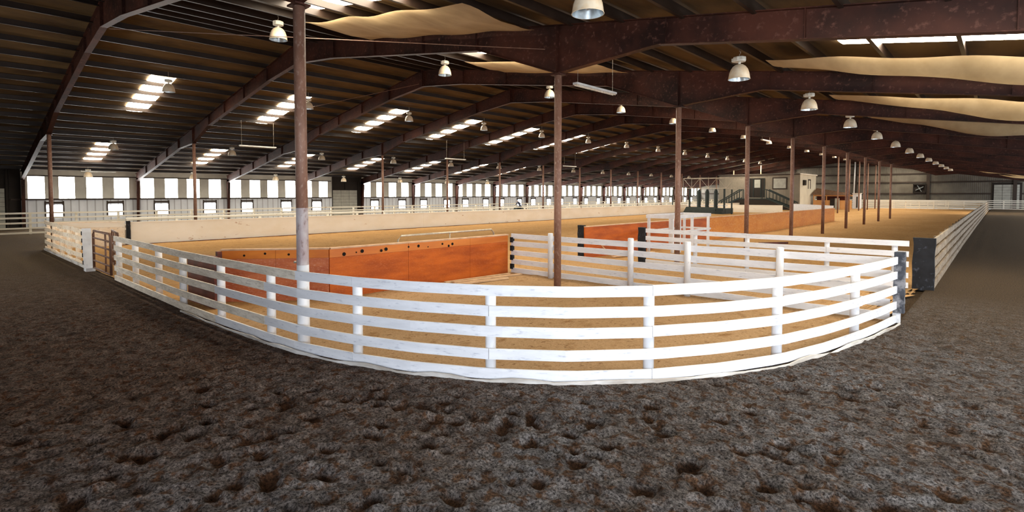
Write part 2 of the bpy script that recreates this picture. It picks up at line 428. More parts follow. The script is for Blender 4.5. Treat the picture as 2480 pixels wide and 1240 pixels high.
g.box(XL, XL+.06, F0, DOORS[3][0]-.1, 4.12, 4.2); g.box(XL, XL+.06, DOORS[3][1]+.1, YE, 4.12, 4.2)
struct('trim_1', g, 'girt', 'dark steel rail running along the sills of the left windows', 'trim')
for i, (kk, nm) in enumerate(((-1, 'left edge'), (3, 'middle'))):
    a, c = DOORS[kk]
    t = thing('door_%d' % (i+1), (XL, (a+c)/2, 0), ('pale grey panelled sliding door at the far left edge' if i == 0 else 'pale grey panelled sliding door in a dark recess between left windows'), 'door', kind='structure')
    g = MB()
    cols = 3
    for r_ in range(9):
        for q in range(cols):
            ya = a+.12+(c-a-.3)*q/cols; yb = a+.12+(c-a-.3)*(q+1)/cols-.03
            g.box(XL-.12, XL-.05, ya, yb, .05+r_*.345, .05+r_*.345+.325)
    obj('panel', g, 'rollup', t)
    g = MB(); g.box(XL-.2, XL-.13, a-.1, c+.1, 0, zt); g.box(XL-.13, XL, a-.02, a+.1, 0, zt); g.box(XL-.13, XL, c-.15, c+.05, 0, zt)
    g.box(XL-.13, XL-.02, (a+c)/2-.06, (a+c)/2+.06, 3.2, zt)
    obj('door_frame', g, 'dark', t)
    if i == 0:
        g = MB(); g.box(XL-.02, XL+.02, c+.02, F0-.1, 0, zt); obj('side_panel', g, 'dark', t)
    else:
        g = MB(); g.box(XL-.01, XL+.03, c+.02, c+.35, 0, zt); obj('side_panel', g, 'dark', t)
# far end wall
g = MB(); g.quad((XL,YE,0),(XR,YE,0),(XR,YE,deck(XR)+.2),(XRIDGE,YE,ZR+.2),(XL,YE,deck(XL)+.2))
struct('wall_far', g, 'wall_end', 'dull corrugated metal wall closing the far end', 'wall')
g = MB()
for z in (2.75, 4.95, 6.6, 8.4):
    xr_ = XR if z < deck(XR) else XRIDGE+(ZR-z)/SLOPE
    xl_ = XL if z < deck(XL) else XRIDGE-(ZR-z)/SLOPE_L
    g.box(xl_, xr_, YE-.2, YE-.01, z-.13, z+.13)
struct('trim_2', g, 'girt', 'dark horizontal steel rails across the far wall', 'trim')
g = MB()
for x in (-46, -34, -22.5, -10.6, 1.5):
    g.box(x-.25, x+.25, YE-.45, YE-.21, 0, deck(x)-.3)
struct('trim_3', g, 'girt', 'dark upright steel posts standing against the far wall', 'trim')
# right wall and near wall (with the open doorway behind the viewer)
g = MB(); g.box(XR, XR+.1, YN, YE, 0, deck(XR)+.2)
struct('wall_right', g, 'wall_low', 'metal siding of the long right wall', 'wall')
for i, (a, c) in enumerate([(F0+BAY*n+a_, F0+BAY*n+c_) for n in range(0, 17) for a_, c_ in WO]):
    k += 1; g = MB(); g.quad((XR-.02,a,ZW0),(XR-.02,c,ZW0),(XR-.02,c,ZW1-.35),(XR-.02,a,ZW1-.35))
    struct('window_%d' % k, g, 'pane_right', 'tall bright window pane in the right wall, %s from the near end' % nth(i), 'window')
g = MB(); x0, x1, zd = -0.8, 6.0, 4.5
g.quad((XL,YN,0),(x0,YN,0),(x0,YN,deck(x0)+.2),(XRIDGE,YN,ZR+.2),(XL,YN,deck(XL)+.2))
g.quad((x0,YN,zd),(x1,YN,zd),(x1,YN,deck(x1)+.2),(x0,YN,deck(x0)+.2))
g.quad((x1,YN,0),(XR,YN,0),(XR,YN,deck(XR)+.2),(x1,YN,deck(x1)+.2))
for i, x in enumerate((-31.5,-27.8,-24.1,-20.4)):  # unseen glowing panes added to brighten the left fence rails
    k += 1; q = MB(); q.quad((x,YN+.02,2.35),(x+1.05,YN+.02,2.35),(x+1.05,YN+.02,4.1),(x,YN+.02,4.1))
    struct('window_%d' % k, q, 'pane', 'glowing fill pane added in the unseen near end wall, %s from its left' % nth(i), 'window')
struct('wall_near', g, 'wall_end', 'metal end wall with a wide open doorway behind the viewer', 'wall')

# ---------------------------------------------------------------- skylights
def skylight(i, k, x0, x1, y):
    g = MB(); n = 8; m_ = 2
    for a in range(n):
        for c in range(m_*2):
            def P(u, v):
                x = x0+(x1-x0)*u; yy = y-.55+1.1*v
                return (x, yy, deck(x)-.075-.035*math.sin(math.pi*v))
            g.quad(P(a/n, c/(2*m_)), P(a/n, (c+1)/(2*m_)), P((a+1)/n, (c+1)/(2*m_)), P((a+1)/n, c/(2*m_)))
    return g
side = (((-51.4,-45.7),'low on the left slope'), ((-37.9,-31.6),'high on the left slope'), ((-17.2,-10.9),'high on the right slope'), ((-3.1,2.6),'low on the right slope'))
for n in range(0, 17):
    for (xa, xb), nm in side:
        if xa == -3.1 and n not in (0,1,2,12,13): continue
        k += 1
        struct('window_%d' % k, skylight(0, k, xa, xb, F0+BAY*(n+.5)), 'skylight', 'glowing roof skylight %s, %s from the near end' % (nm, nth(n)), 'skylight')

# ---------------------------------------------------------------- purlins
for s, nm in ((-1, 'left'), (1, 'right')):
    for i in range(20):
        x = XRIDGE+s*(.35+i*1.555)
        if s > 0 and x > XR-.2: break
        g = MB(); z = deck(x)-.06
        g.box(x-.012, x+.012, YN+.05, YE-.25, z-.225, z)
        g.box(x-.012 if s < 0 else x-.07, x+.07 if s < 0 else x+.012, YN+.05, YE-.25, z-.24, z-.225)
        o = obj('roof_purlin', g, 'purlin')
        tag(o, 'long thin dark steel purlin under the %s roof slope, %s below the ridge' % (nm, nth(i)), 'beam', 'purlins of the %s roof slope' % nm)

# ---------------------------------------------------------------- steel frames
def top_z(x): return deck(x)-.275
def lerp(t, a, b): return a+(b-a)*t
def depth(x):
    u = abs(x-XRIDGE)                      # 0 at ridge, 15.4 at column row, 31.1 at wall
    pts = [(0,.9),(3.2,.70),(12.3,.60),(15.4,1.28),(18.2,.58),(25,.56),(31.1,.55)] if x > XRIDGE else [(0,.9),(3.2,.70),(12.3,.62),(15.4,.98),(18.4,.65),(25,.66),(31.1,.60)]
    for (a,d0),(c,d1) in zip(pts, pts[1:]):
        if u <= c: return lerp((u-a)/(c-a), d0, d1)
    return .62
XSAMP = sorted({XRIDGE+s*u for s in (-1,1) for u in (0,.01,3.2,7,12.3,14.9,15.4,15.9,18.4,25,31.0)})
def frame(n, y):
    t = thing('roof_frame', (XRIDGE, y, 0), 'rust-brown steel roof frame spanning the building, %s from the near end' % nth(n), 'roof frame', 'steel roof frames')
    for s, nm in ((-1,'l'),(1,'r')):
        X = [x for x in XSAMP if (x-XRIDGE)*s >= 0]
        web = MB(); fb = MB(); ft = MB()
        for a, c in zip(X, X[1:]):
            if c-a < .02: continue
            ta, tc_ = top_z(a), top_z(c); ba, bc = ta-depth(a), tc_-depth(c)
            web.hexa([(a,y-.012,ba),(c,y-.012,bc),(c,y+.012,bc),(a,y+.012,ba),(a,y-.012,ta),(c,y-.012,tc_),(c,y+.012,tc_),(a,y+.012,ta)])
            fb.hexa([(a,y-.11,ba-.02),(c,y-.11,bc-.02),(c,y+.11,bc-.02),(a,y+.11,ba-.02),(a,y-.11,ba),(c,y-.11,bc),(c,y+.11,bc),(a,y+.11,ba)])
            ft.hexa([(a,y-.11,ta),(c,y-.11,tc_),(c,y+.11,tc_),(a,y+.11,ta),(a,y-.11,ta+.02),(c,y-.11,tc_+.02),(c,y+.11,tc_+.02),(a,y+.11,ta+.02)])
        obj('rafter_web', web, 'girder', t); obj('bottom_flange', fb, 'girder', t); obj('top_flange', ft, 'girder', t)
        # tapered wall column
        xw = XL+.02 if s < 0 else XR-.02; d = 1 if s < 0 else -1
        g = MB(); zc = top_z(xw)-depth(xw)
        def pr(x0, x1a, x1b, z0, z1, yy): g.hexa([(x0,y-yy,z0),(x1a,y-yy,z0),(x1a,y+yy,z0),(x0,y+yy,z0),(x0,y-yy,z1),(x1b,y-yy,z1),(x1b,y+yy,z1),(x0,y+yy,z1)])
        xs0 = (xw, xw+d*.28, xw+d*.62)
        if d < 0:
            g.hexa([(xs0[1],y-.012,0),(xw,y-.012,0),(xw,y+.012,0),(xs0[1],y+.012,0),(xs0[2],y-.012,zc+.3),(xw,y-.012,zc+.3),(xw,y+.012,zc+.3),(xs0[2],y+.012,zc+.3)])
        else: pr(xw, xs0[1], xs0[2], 0, zc+.3, .012)
        g.hexa([(xs0[1]-.01,y-.11,0),(xs0[1]+.01,y-.11,0),(xs0[1]+.01,y+.11,0),(xs0[1]-.01,y+.11,0),(xs0[2]-.01,y-.11,zc),(xs0[2]+.01,y-.11,zc),(xs0[2]+.01,y+.11,zc),(xs0[2]-.01,y+.11,zc)])
        obj('wall_post', g, 'girder', t)
    if n <= 5:
        for x in [XRIDGE+s*u for s in (-1,1) for u in (.05,3.4,6.5,9.5,12.2,15.4,18.6,21.5,24.5,27.5)]:
            g = MB(); ta = top_z(x); g.box(x-.008, x+.008, y-.1, y+.1, ta-depth(x), ta)
            obj('stiffener', g, 'girder', t)
for n, y in enumerate(FRAMES): frame(n, y)

# ---------------------------------------------------------------- pipe columns
def column(x, y, ztop, label, group, painted=False, r=.1):
    t = thing('pipe_column', (x, y, 0), label, 'column', group)
    g = MB(); g.tube([(x,y,1.4 if painted else 0),(x,y,ztop)], r, 20); obj('pipe', g, 'pipe', t, smooth=False)
    for p in t.children[0].data.polygons: p.use_smooth = len(p.vertices) == 4
    if painted:
        g = MB(); g.tube([(x,y,0),(x,y,1.50)], r+.004, 20); o = obj('painted_foot', g, 'white_post', t)
        for p in o.data.polygons: p.use_smooth = len(p.vertices) == 4
        o['label'] = 'white painted foot'
        g = MB(); g.tube([(x,y,1.5),(x,y,1.95),(x,y,2.5)], [r+.003, r+.002, r+.001], 20, cap=False); o = obj('faded_band', g, 'band', t, smooth=True)
        g = MB(); g.tube([(x-.07,y-.09,1.55),(x-.07,y-.125,1.55)], .02, 8); g.tube([(x-.13,y-.03,2.4),(x-.09,y-.05,2.25)], .02, 8); obj('bolt', g, 'galv', t)
    g = MB(); g.box(x-.16, x+.16, y-.14, y+.14, ztop-.02, ztop+.012); obj('cap_plate', g, 'girder', t)
zc_ = top_z(XCR)-depth(XCR)-.035; zl_ = top_z(XCL)-depth(XCL)-.035
for n in range(10):
    column(XCR, F0+BAY*n+(.08 if n == 0 else 0), zc_, ('tall brown pipe column rising from the curved white front fence' if n == 0 else 'brown pipe column in the right-hand row, %s behind the foremost' % nth(n-1)), 'right row of pipe columns', n == 0)
for n in range(16):
    column(XCL, F0+BAY*n, zl_, 'brown pipe column in the left-hand row, %s from the near end' % nth(n), 'left row of pipe columns')
for i, n in enumerate((11, 12, 13, 14, 15)):
    x = -16.9; column(x, F0+BAY*n, top_z(x)-depth(x)-.035, 'slim brown column far back beyond the long orange wall, %s of its row' % nth(i), 'far middle row of columns', r=.09)

# ---------------------------------------------------------------- warehouse lamps
def lamp_proto():
    t = thing('warehouse_lamp', (0,0,0), '', 'lamp')
    g = MB(); g.lathe([(.055,.40),(.10,.39),(.17,.34),(.225,.26),(.26,.16),(.275,.07),(.285,.0),(.292,-.012),(.285,-.014)], 28)
    o = obj('lamp_shade', g, 'lamp', t, smooth=True)
    g = MB(); g.lathe([(.28,-.012),(.268,.07),(.25,.16),(.215,.255),(.16,.33),(.09,.375),(.01,.38)], 28)
    g.lathe([(.03,.30),(.045,.24),(.055,.15),(.04,.07),(.005,.05)], 12)
    obj('reflector', g, 'alu', t, smooth=True)
    g = MB(); g.tube([(0,0,.39),(0,0,.47)], .035, 10); g.lathe([(.01,.47),(.17,.475),(.18,.50),(.18,.575),(.165,.60),(.01,.605)], 8)
    g.box(-.20,-.13,-.05,.05,.49,.58); obj('ballast', g, 'ballast', t)
    g = MB(); g.tube([(0,0,.60),(0,0,.68),(.03,0,.70),(.03,0,.74),(0,0,.76),(0,0,.99)], .009, 6); obj('hook', g, 'galv', t)
    return t
proto = lamp_proto(); first = True
ROWS = [(-5.5,'right row under the roof',0,13,0),(-18.2,'row right of the ridge',0,13,0),(-30.85,'row left of the ridge',0,13,0),(-43.5,'row over the left aisle',0,13,0),(-52.9,'row beside the left windows',0,7,0)]
for x, nm, n0, n1, dz in ROWS:
    for n in range(n0, n1):
        loc = (x, F0+BAY*(n+.5)+R.uniform(-.05,.05), deck(x)-1.07)
        if first: o = proto; o.matrix_basis = Matrix.Translation(loc); first = False
        else: o = copy_tree(proto, loc)
        tag(o, 'bell-shaped hanging lamp, %s from the near end of the %s' % (nth(n), nm), 'lamp', 'bell lamps of the %s' % nm)

# hanging strip lights
def strip(x, y0, y1, z, label):
    t = thing('strip_light', (x, (y0+y1)/2, z), label, 'lamp', 'hanging strip lights')
    g = MB(); g.box(x-.09, x+.09, y0, y1, z, z+.07); obj('housing', g, 'strip', t)
    g = MB()
    for dx in (-.045, .045): g.tube([(x+dx, y0+.04, z-.02),(x+dx, y1-.04, z-.02)], .016, 8)
    obj('tube', g, 'ballast', t)
    g = MB()
    for yy in (y0+.15, y1-.15): g.tube([(x, yy, z+.06),(x, yy, deck(x)-.28)], .006, 6)
    obj('hanger_wire', g, 'galv', t)
strip(-10.3, 14.1, 16.5, 6.3, 'strip light hanging just behind the second right-hand column')
strip(-16.1, 50.4, 52.8, 7.6, 'small strip light high up above the long orange wall')
strip(-37, 13.4, 15.8, 5.9, 'strip light hanging nearest above the left aisle')
strip(-37, 31.0, 33.4, 5.9, 'strip light above the left aisle, middle one of three')
strip(-37, 48.5, 50.9, 5.9, 'strip light above the left aisle, farthest of three')
strip(-54.2, 7.6, 9.9, 4.55, 'strip light hanging close above the nearest left windows')

# ---------------------------------------------------------------- netting under the right slope
def net(x0, x1, y0, y1, sg, seed, label, NX=44, NY=12):
    g = MB()
    for a in range(NX+1):
        for c in range(NY+1):
            u, v = a/NX, c/NY; x = x0+(x1-x0)*u; yy = y0+(y1-y0)*v
            sag = .06+sg*math.sin(math.pi*v)*min(1, u*3.2)*(1+.22*math.sin(u*13+seed))
            fold = .05*noise.noise(Vector((x*.7+seed*7, yy*1.6, seed)))+.025*math.sin(x*2.3+yy*1.7+seed)
            g.v.append((x, yy, deck(x)-.36-sag+fold))
    for a in range(NX):
        for c in range(NY):
            q = a*(NY+1)+c; g.f.append((q, q+1, q+NY+2, q+NY+1))
    o = obj('sagging_net', g, 'net', smooth=True)
    tag(o, label, 'netting', 'tan nets sagging under the roof')
for i, n in enumerate((1, 2, 3, 12, 13)):
    y0 = F0+BAY*n
    net(-5.0, XR-.1, y0+BAY/2+.62, y0+BAY-1.4, .42, n, 'tan netting sagging under the low right roof slope, %s from the near end' % nth(i))
net(-17.6, -9.5, F0+BAY/2+.62, F0+BAY-.4, .08, 21, 'tan blanket hung right of the ridge beside the nearest glowing skylights', 30, 10)
net(-17.6, -10.9, F0+BAY*1.5+.62, F0+BAY*2-.4, .08, 22, 'tan blanket hung right of the ridge in the second bay', 30, 10)

# ---------------------------------------------------------------- fences
class Path:
    def __init__(s, pts):
        s.p = [Vector((a, b, 0)) for a, b in pts]; s.l = [0]
        for a, b in zip(s.p, s.p[1:]): s.l.append(s.l[-1]+(b-a).length)
        s.L = s.l[-1]
    def at(s, t):
        t = max(0, min(s.L, t))
        for i in range(len(s.p)-1):
            if t <= s.l[i+1]+1e-9:
                k = (t-s.l[i])/(s.l[i+1]-s.l[i]); return s.p[i].lerp(s.p[i+1], k), (s.p[i+1]-s.p[i]).normalized()
    def frame(s, t):
        p, _ = s.at(t); a, _ = s.at(t-.25); b, _ = s.at(t+.25)
        d = (b-a).normalized(); return p, d, Vector((-d.y, d.x, 0))
    def s_of_x(s, x):
        best = min(range(0, 2001), key=lambda i: abs(s.at(s.L*i/2000)[0].x-x)); return s.L*best/2000
def rail(path, a, b, z, h=.145, w=.032, off=0, step=.35, dz=(0, 0), wob=0):
    g = MB(); n = max(1, int((b-a)/step)); base = 0
    for i in range(n+1):
        p, d, nrm = path.frame(a+(b-a)*i/n); zz = z+dz[0]+(dz[1]-dz[0])*i/n + (wob*noise.noise(Vector((p.x*1.3, p.y*1.3, z*9))) if wob else 0)
        q = p+nrm*off
        for s_, zz2 in ((-1, zz-h/2),(1, zz-h/2),(1, zz+h/2),(-1, zz+h/2)): g.v.append(tuple(q+nrm*s_*w/2+Vector((0,0,zz2))))
    for i in range(n):
        for k_ in range(4):
            g.f.append((i*4+k_, i*4+(k_+1)%4, (i+1)*4+(k_+1)%4, (i+1)*4+k_))
    g.f.append((0,1,2,3)); e = n*4; g.f.append((e+3,e+2,e+1,e))
    return g
def post_mesh(p, d, h, r, kind):
    g = MB()
    if kind == 'round':
        g.tube([(p.x,p.y,-.1),(p.x,p.y,h-.02),(p.x,p.y,h)], [r, r, r*.86], 14)
    else:
        n = Vector((-d.y, d.x, 0)); q = [p-d*r-n*r, p+d*r-n*r, p+d*r+n*r, p-d*r+n*r]
        g.hexa([tuple(c+Vector((0,0,-.1))) for c in q]+[tuple(c+Vector((0,0,h))) for c in q])
    return g
ZR5 = (1.335, 1.03, .725, .395, .09)
def fence(name, pts, label, posts, joints, H=1.42, zs=ZR5, rail_m='white', post_m='white_post', rail_off=0, post_off=.12,
          r=.08, kind='round', post_h=None, h=.157, step=.35, wob=0, jit=.008, w=.032):
    path = Path(pts); p0 = path.at(0)[0]
    t = thing(name, (p0.x, p0.y, 0), label, 'fence')
    for s in posts:
        p, d, n = path.frame(s); q = p+n*post_off
        o = obj('post', post_mesh(q, d, (post_h or H-.07), r, kind), post_m, t)
        if kind == 'round':
            for f in o.data.polygons: f.use_smooth = len(f.vertices) == 4
    for ri, z in enumerate(zs):
        js = joints(ri, path)
        for a, b in zip(js, js[1:]):
            m_ = rail_m((a+b)/2, path) if callable(rail_m) else rail_m
            obj('rail', rail(path, a+.004, b-.004, z*H/1.42, h, w, rail_off, step, (R.uniform(-jit,jit), R.uniform(-jit,jit)), wob), m_, t)
    return t, path
# front fence, right of the gate
front = [p for p in CURVE if p[0] >= -20.9]; front[0] = (-20.75, 3.66)
fp = Path(front)
PX = [-20.65,-18.7,-16.4,-14.45,-12.2,-10.02,-7.66,-5.5,-3.72,-2.54,-1.9]
psx = [fp.s_of_x(x) for x in PX]; endS = fp.L
colS = fp.s_of_x(-8.97)
allp = sorted(psx+[colS, endS])
def fj(ri, path):
    st = {0:(0,2,4,6,7,9,11,12),1:(0,1,3,5,8,10,12),2:(0,2,4,7,9,11,12),3:(0,1,3,5,8,10,12),4:(0,2,4,7,9,11,12)}[ri]
    return [allp[min(i, len(allp)-1)] for i in st][:-1]+[endS]
def fmat(s, path):
    return 'worn' if s < fp.s_of_x(-10.5) else 'white'
t, _ = fence('rail_fence', front, 'curved white five-rail fence sweeping across the foreground', psx, fj, H=1.42, rail_m=fmat, jit=.01)
g = rail(fp, fp.s_of_x(-14), endS-.1, .012, .06, .025, -.09, .3, wob=.06); obj('kick_board', g, 'dirtboard', t)
# end post wrapped in black rubber
ex, ey = CURVE[-1]
g = MB(); g.box(ex-.07, ex+.06, ey-.02, ey+.12, -.1, 1.43); obj('end_post', g, 'white_post', t)
g = MB()
for i in range(7):
    z0 = .22+i*.185; r_ = .004*(i % 2)
    g.hexa([(ex-.06-r_,ey-.075,z0),(ex+.13+r_,ey-.03,z0),(ex+.13,ey+.16,z0),(ex-.02,ey+.16,z0),(ex-.06,ey-.07,z0+.187),(ex+.12,ey-.03,z0+.187),(ex+.12,ey+.15,z0+.187),(ex-.02,ey+.15,z0+.187)])
o = obj('rubber_sleeve', g, 'worn_rubber', t); o['label'] = 'black rubber sleeve on the end post'

# left part of the front fence, beyond the gate
lf = [(-34.3,3.35),(-31,3.42),(-26,3.52),(-24.2,3.56)]
lpth = Path(lf)
t, _ = fence('rail_fence', lf, 'weathered tan five-rail fence left of the pipe gate, up to the corner', [.15,1.9,3.7,5.5,7.3,9.0], lambda ri, p: [0,5.5,p.L] if ri % 2 else [0,3.7,7.3,p.L], H=1.42, rail_m='faded', post_m='faded', wob=.03, jit=.02, h=.17)
g = rail(lpth, 0, lpth.L, .02, .16, .03, -.05, .4, wob=.05); o = obj('kick_board', g, 'dirtboard', t)
# gate post: leaning white plank with black slots
t = thing('gate_post', (-23.95, 3.5, 0), 'leaning white slotted gate post left of the brown pipe gate', 'post')
g = MB(); g.beam((-23.9,3.48,-.05),(-24.15,3.48,1.50), .26, .07, (1,0,0)); g.box(-24.0,-23.55,3.35,3.62,-.05,.12); obj('plank', g, 'white_post', t)
g = MB()
for i in range(5):
    z0 = .2+i*.26; x = -23.98-.16*z0
    g.box(x-.05, x+.03, 3.33, 3.37, z0, z0+.13)
g2 = MB()
for i in range(5):
    z0 = .22+i*.26; x = -23.93-.16*z0; g2.box(x-.075, x-.005, 3.33, 3.36, z0, z0+.14)
obj('slot', g2, 'black', t)
# pipe gates
def pipe_gate(a, b, z0, z1, label, bars, ups, mat='gate', r=.028, loc=None):
    a = Vector((*a, 0)); b = Vector((*b, 0))
    t = thing('pipe_gate', (a.x, a.y, 0), label, 'gate')
    g = MB(); Z = Vector((0,0,1))
    g.tube([a+Z*z0, a+Z*(z1-.12), a+(b-a).normalized()*.12+Z*z1, b-(b-a).normalized()*.12+Z*z1, b+Z*(z1-.12), b+Z*z0], r, 10)
    obj('gate_frame', g, mat, t, smooth=True)
    for i in range(bars):
        z = z0+(z1-z0)*i/bars; g = MB(); g.tube([a+Z*(z+.02), b+Z*(z+.02)], r*.8, 8); obj('bar', g, mat, t, smooth=True)
    for u in ups:
        q = a.lerp(b, u); g = MB(); g.tube([q+Z*z0, q+Z*(z1-.02)], r*.7, 8); obj('upright', g, mat, t, smooth=True)
    return t
pipe_gate((-23.45,3.57), (-20.95,3.62), .12, 1.45, 'brown pipe gate between the white slotted post and the white fence', 5, (.72,), r=.04)
pipe_gate((-24.6,4.3), (-22.2,4.05), .12, 1.38, 'second brown pipe gate swung open behind the first', 5, (.35,.68), r=.035)
pipe_gate((-13.4,9.35), (-13.4,13.45), .15, 1.47, 'tan galvanised pipe gate standing behind the near orange wall', 5, (.5,), 'galv', .03)

# second fence: across the arena from the near orange wall to the end post
def spans(L, k, start=0):
    n = max(1, round(L/k)); return [L*i/n for i in range(n+1)]
cf = [(-12.5,13.42),(-1.72,13.8)]
cp = Path(cf)
cs = [cp.s_of_x(x) for x in (-10.71,-7.83,-6.15,-3.88)]
t, _ = fence('rail_fence', cf, 'white cross fence running from the near orange wall to the black end post', cs, lambda ri, p: [0]+cs+[p.L], H=1.36, post_off=-.13, post_h=1.47, r=.085, rail_m='white', h=.17, jit=.02, zs=(1.345,1.05,.73,.40,.10), step=3)
g = MB()
for i, z in enumerate((1.15,.86,.54,.23)): g.box(-12.52,-12.40,13.37,13.47,z-.09,z+.09)
o = obj('rubber_strip', g, 'black', t)
# third fence
tf = [(-10.25,18.75),(-1.95,18.95)]
tp = Path(tf); tsx = [tp.s_of_x(x) for x in (-8.3,-6.46,-4.04,-2.3)]
t, _ = fence('rail_fence', tf, 'white cross fence farther back, ending at the wide black rubber post', tsx, lambda ri, p: [0, tsx[1], tsx[3] if ri % 2 else p.L, p.L] if not ri % 2 else [0, tsx[0], tsx[2], p.L], H=1.38, post_off=.10, r=.075, step=3, h=.16, jit=.01)
def black_post(x, y, w, d, h, label, lab2=None):
    t = thing('rubber_post', (x, y, 0), label, 'post')
    g = MB(); n = 8; rnd = random.Random(int(x*10))
    prev = None
    rows = [(x-w/2+rnd.uniform(-.02,.02), x+w/2+rnd.uniform(-.015,.015), h*i/n) for i in range(n+1)]
    for (a0,a1,z0),(b0,b1,z1) in zip(rows, rows[1:]):
        g.hexa([(a0,y-d/2,z0-.03 if z0 == 0 else z0),(a1,y-d/2,z0-.03 if z0 == 0 else z0),(a1,y+d/2,z0),(a0,y+d/2,z0),(b0,y-d/2,z1),(b1,y-d/2,z1),(b1,y+d/2,z1),(b0,y+d/2,z1)])
    obj('rubber_cover', g, 'black', t)
    return t
black_post(-10.42, 18.78, .26, .2, 1.42, 'narrow black rubber post where the back cross fence starts')
black_post(-13.02, 18.35, .28, .2, 1.42, 'black rubber post at the near end of the long orange wall')
black_post(-1.62, 19.12, .50, .16, 1.48, 'wide black rubber panel at the start of the right-hand fence')

# right-hand fence
rf = [(-1.42,19.2),(-1.52,36),(-1.6,60),(-1.72,118.3)]
rp = Path(rf)
rs = [2.4*i+.3 for i in range(int(rp.L/2.4))]
def rmat(s, path): return 'weathered' if s > 1 else 'white'
t, _ = fence('rail_fence', rf, 'long weathered five-rail fence running away along the right of the arena', rs, lambda ri, p: [0]+[x for i, x in enumerate(rs) if i % 3 == ri % 3 and x > 2]+[p.L] if False else [0, 7.5+2.4*(ri % 2), 17.1, 31.5, 60.3, p.L], H=1.45, rail_m='weathered', post_m='weathered', rail_off=-.0, post_off=.11, r=.075, kind='square', wob=.015, jit=.015, h=.20, step=1.2, w=.05)

# outer left fence and aisle fence behind the white wall, far fences
def long_fence(pts, label, sp=2.45, H=1.5, mat='weathered', pm='faded', off=.08, n5=5, jit=.015, r=.07, zs=None, h=.15):
    p = Path(pts); ps = [sp*i+.1 for i in range(int(p.L/sp)+1)]
    zz = zs or ZR5[:n5]
    return fence('rail_fence', pts, label, ps, lambda ri, q: [0, q.L*.3, q.L*.62, q.L], H=H, zs=zz, rail_m=mat, post_m=pm, post_off=off, r=r, kind='square', step=2.0, wob=.02, jit=jit, h=h)
long_fence([(-48.4,-1.0),(-48.6,124.8)], 'long tan rail fence in front of the left windows', mat='cream', pm='cream', off=.08, sp=2.45, h=.115)
long_fence([(-38.9,7.5),(-38.9,98)], 'low cream rail fence just behind the long white wall', H=1.35, mat='cream', pm='cream', off=.08, sp=2.6, zs=(1.335,1.03,.725), h=.10)
long_fence([(-19.0,118.6),(-1.9,118.6)], 'pale rail fence closing the far end of the arena', H=1.5, mat='cream', pm='cream', off=-.08, sp=2.0)
long_fence([(-46.8,125.4),(6.5,125.4)], 'pale rail fence along the foot of the far wall', H=1.6, mat='cream', pm='cream', off=.08, sp=2.6)

# ---------------------------------------------------------------- board walls
def board_wall(name, pts, h0, h1, label, mat, capm, th=.06, capw=.14, boards=None, z0=-.05, strip_m=None, strip_h=.26):
    p = Path(pts); a = p.at(0)[0]
    t = thing(name, (a.x, a.y, 0), label, 'wall')
    def bandf(s0, s1, za, zb, off, thk, m_, nm):
        g = MB(); n = max(1, int((s1-s0)/1.2))
        for i in range(n):
            u0 = s0+(s1-s0)*i/n; u1 = s0+(s1-s0)*(i+1)/n
            A, d, _n = p.frame(u0+1e-4); B, d2, _n2 = p.frame(u1-1e-4); A = p.at(u0)[0]; B = p.at(u1)[0]
            nn = Vector((-(B-A).normalized().y, (B-A).normalized().x, 0))
            hA = h0+(h1-h0)*u0/p.L; hB = h0+(h1-h0)*u1/p.L
            fz = lambda hh, f: hh+f if f <= 0 and f > -.9 else f
            za0, zb0 = (za(hA), zb(hA)); za1, zb1 = (za(hB), zb(hB))
            o1 = nn*(off-thk/2); o2 = nn*(off+thk/2)
            Z = lambda q, z: (q.x, q.y, z)
            g.hexa([Z(A+o1,za0),Z(B+o1,za1),Z(B+o2,za1),Z(A+o2,za0),Z(A+o1,zb0),Z(B+o1,zb1),Z(B+o2,zb1),Z(A+o2,zb0)])
        return obj(nm, g, m_, t)
    bl = boards or [(0, p.L)]
    for i, bd in enumerate(bl):
        s0, s1 = bd[:2]; mm = bd[2] if len(bd) > 2 else mat
        if strip_m:
            bandf(s0+.004, s1-.004, lambda hh: z0, lambda hh: hh-strip_h, 0, th, mm, 'board')
            bandf(s0+.004, s1-.004, lambda hh: hh-strip_h+.004, lambda hh: hh-.04, 0, th*1.25, strip_m, 'top_board')
        else: bandf(s0+.004, s1-.004, lambda hh: z0, lambda hh: hh-.04, 0, th, mm, 'board')
    if capm: bandf(0, p.L, lambda hh: hh-.04, lambda hh: hh, 0, capw, capm, 'cap_rail')
    return t, p
W1 = [(-34.2,6.8),(-34.2,118)]
t, p = board_wall('kick_wall', W1, 1.24, 1.10, 'long cream board wall bordering the arena on the left', 'cream', 'cream', capw=.10,
                  boards=[(2.44*4*i, min(2.44*4*(i+1), 111.9)) for i in range(12)])
g = MB(); g.box(-34.12,-34.05,6.4,118,.0,.05); obj('bottom_shadow_strip', g, 'dark_wood', t)  # dark strip painted in as the shadow gap under the wall
g = MB(); g.box(-34.3,-34.05,6.62,6.76,-.05,1.3); tag(obj('wall_post', g, 'black'), 'thin dark post at the near end of the cream board wall', 'post')
board_wall('kick_wall', [(-34.2,3.6),(-34.2,6.55)], 1.34, 1.28, 'short weathered tan board wall at the left corner of the arena', 'faded', 'faded', strip_m='cream', strip_h=.3)
t, p = board_wall('plywood_wall', [(-14.35,4.72),(-12.72,6.75),(-12.62,8.6),(-12.58,13.3)], 1.36, 1.35, 'near orange plywood wall with a row of dark holes', 'orange', 'cap', strip_m='orange_light',
                  boards=[(0,1.3,'pink'),(1.3,2.6,'pink'),(2.6,5.0,'orange'),(5.0,7.4,'orange'),(7.4,9.3,'orange')], th=.05)
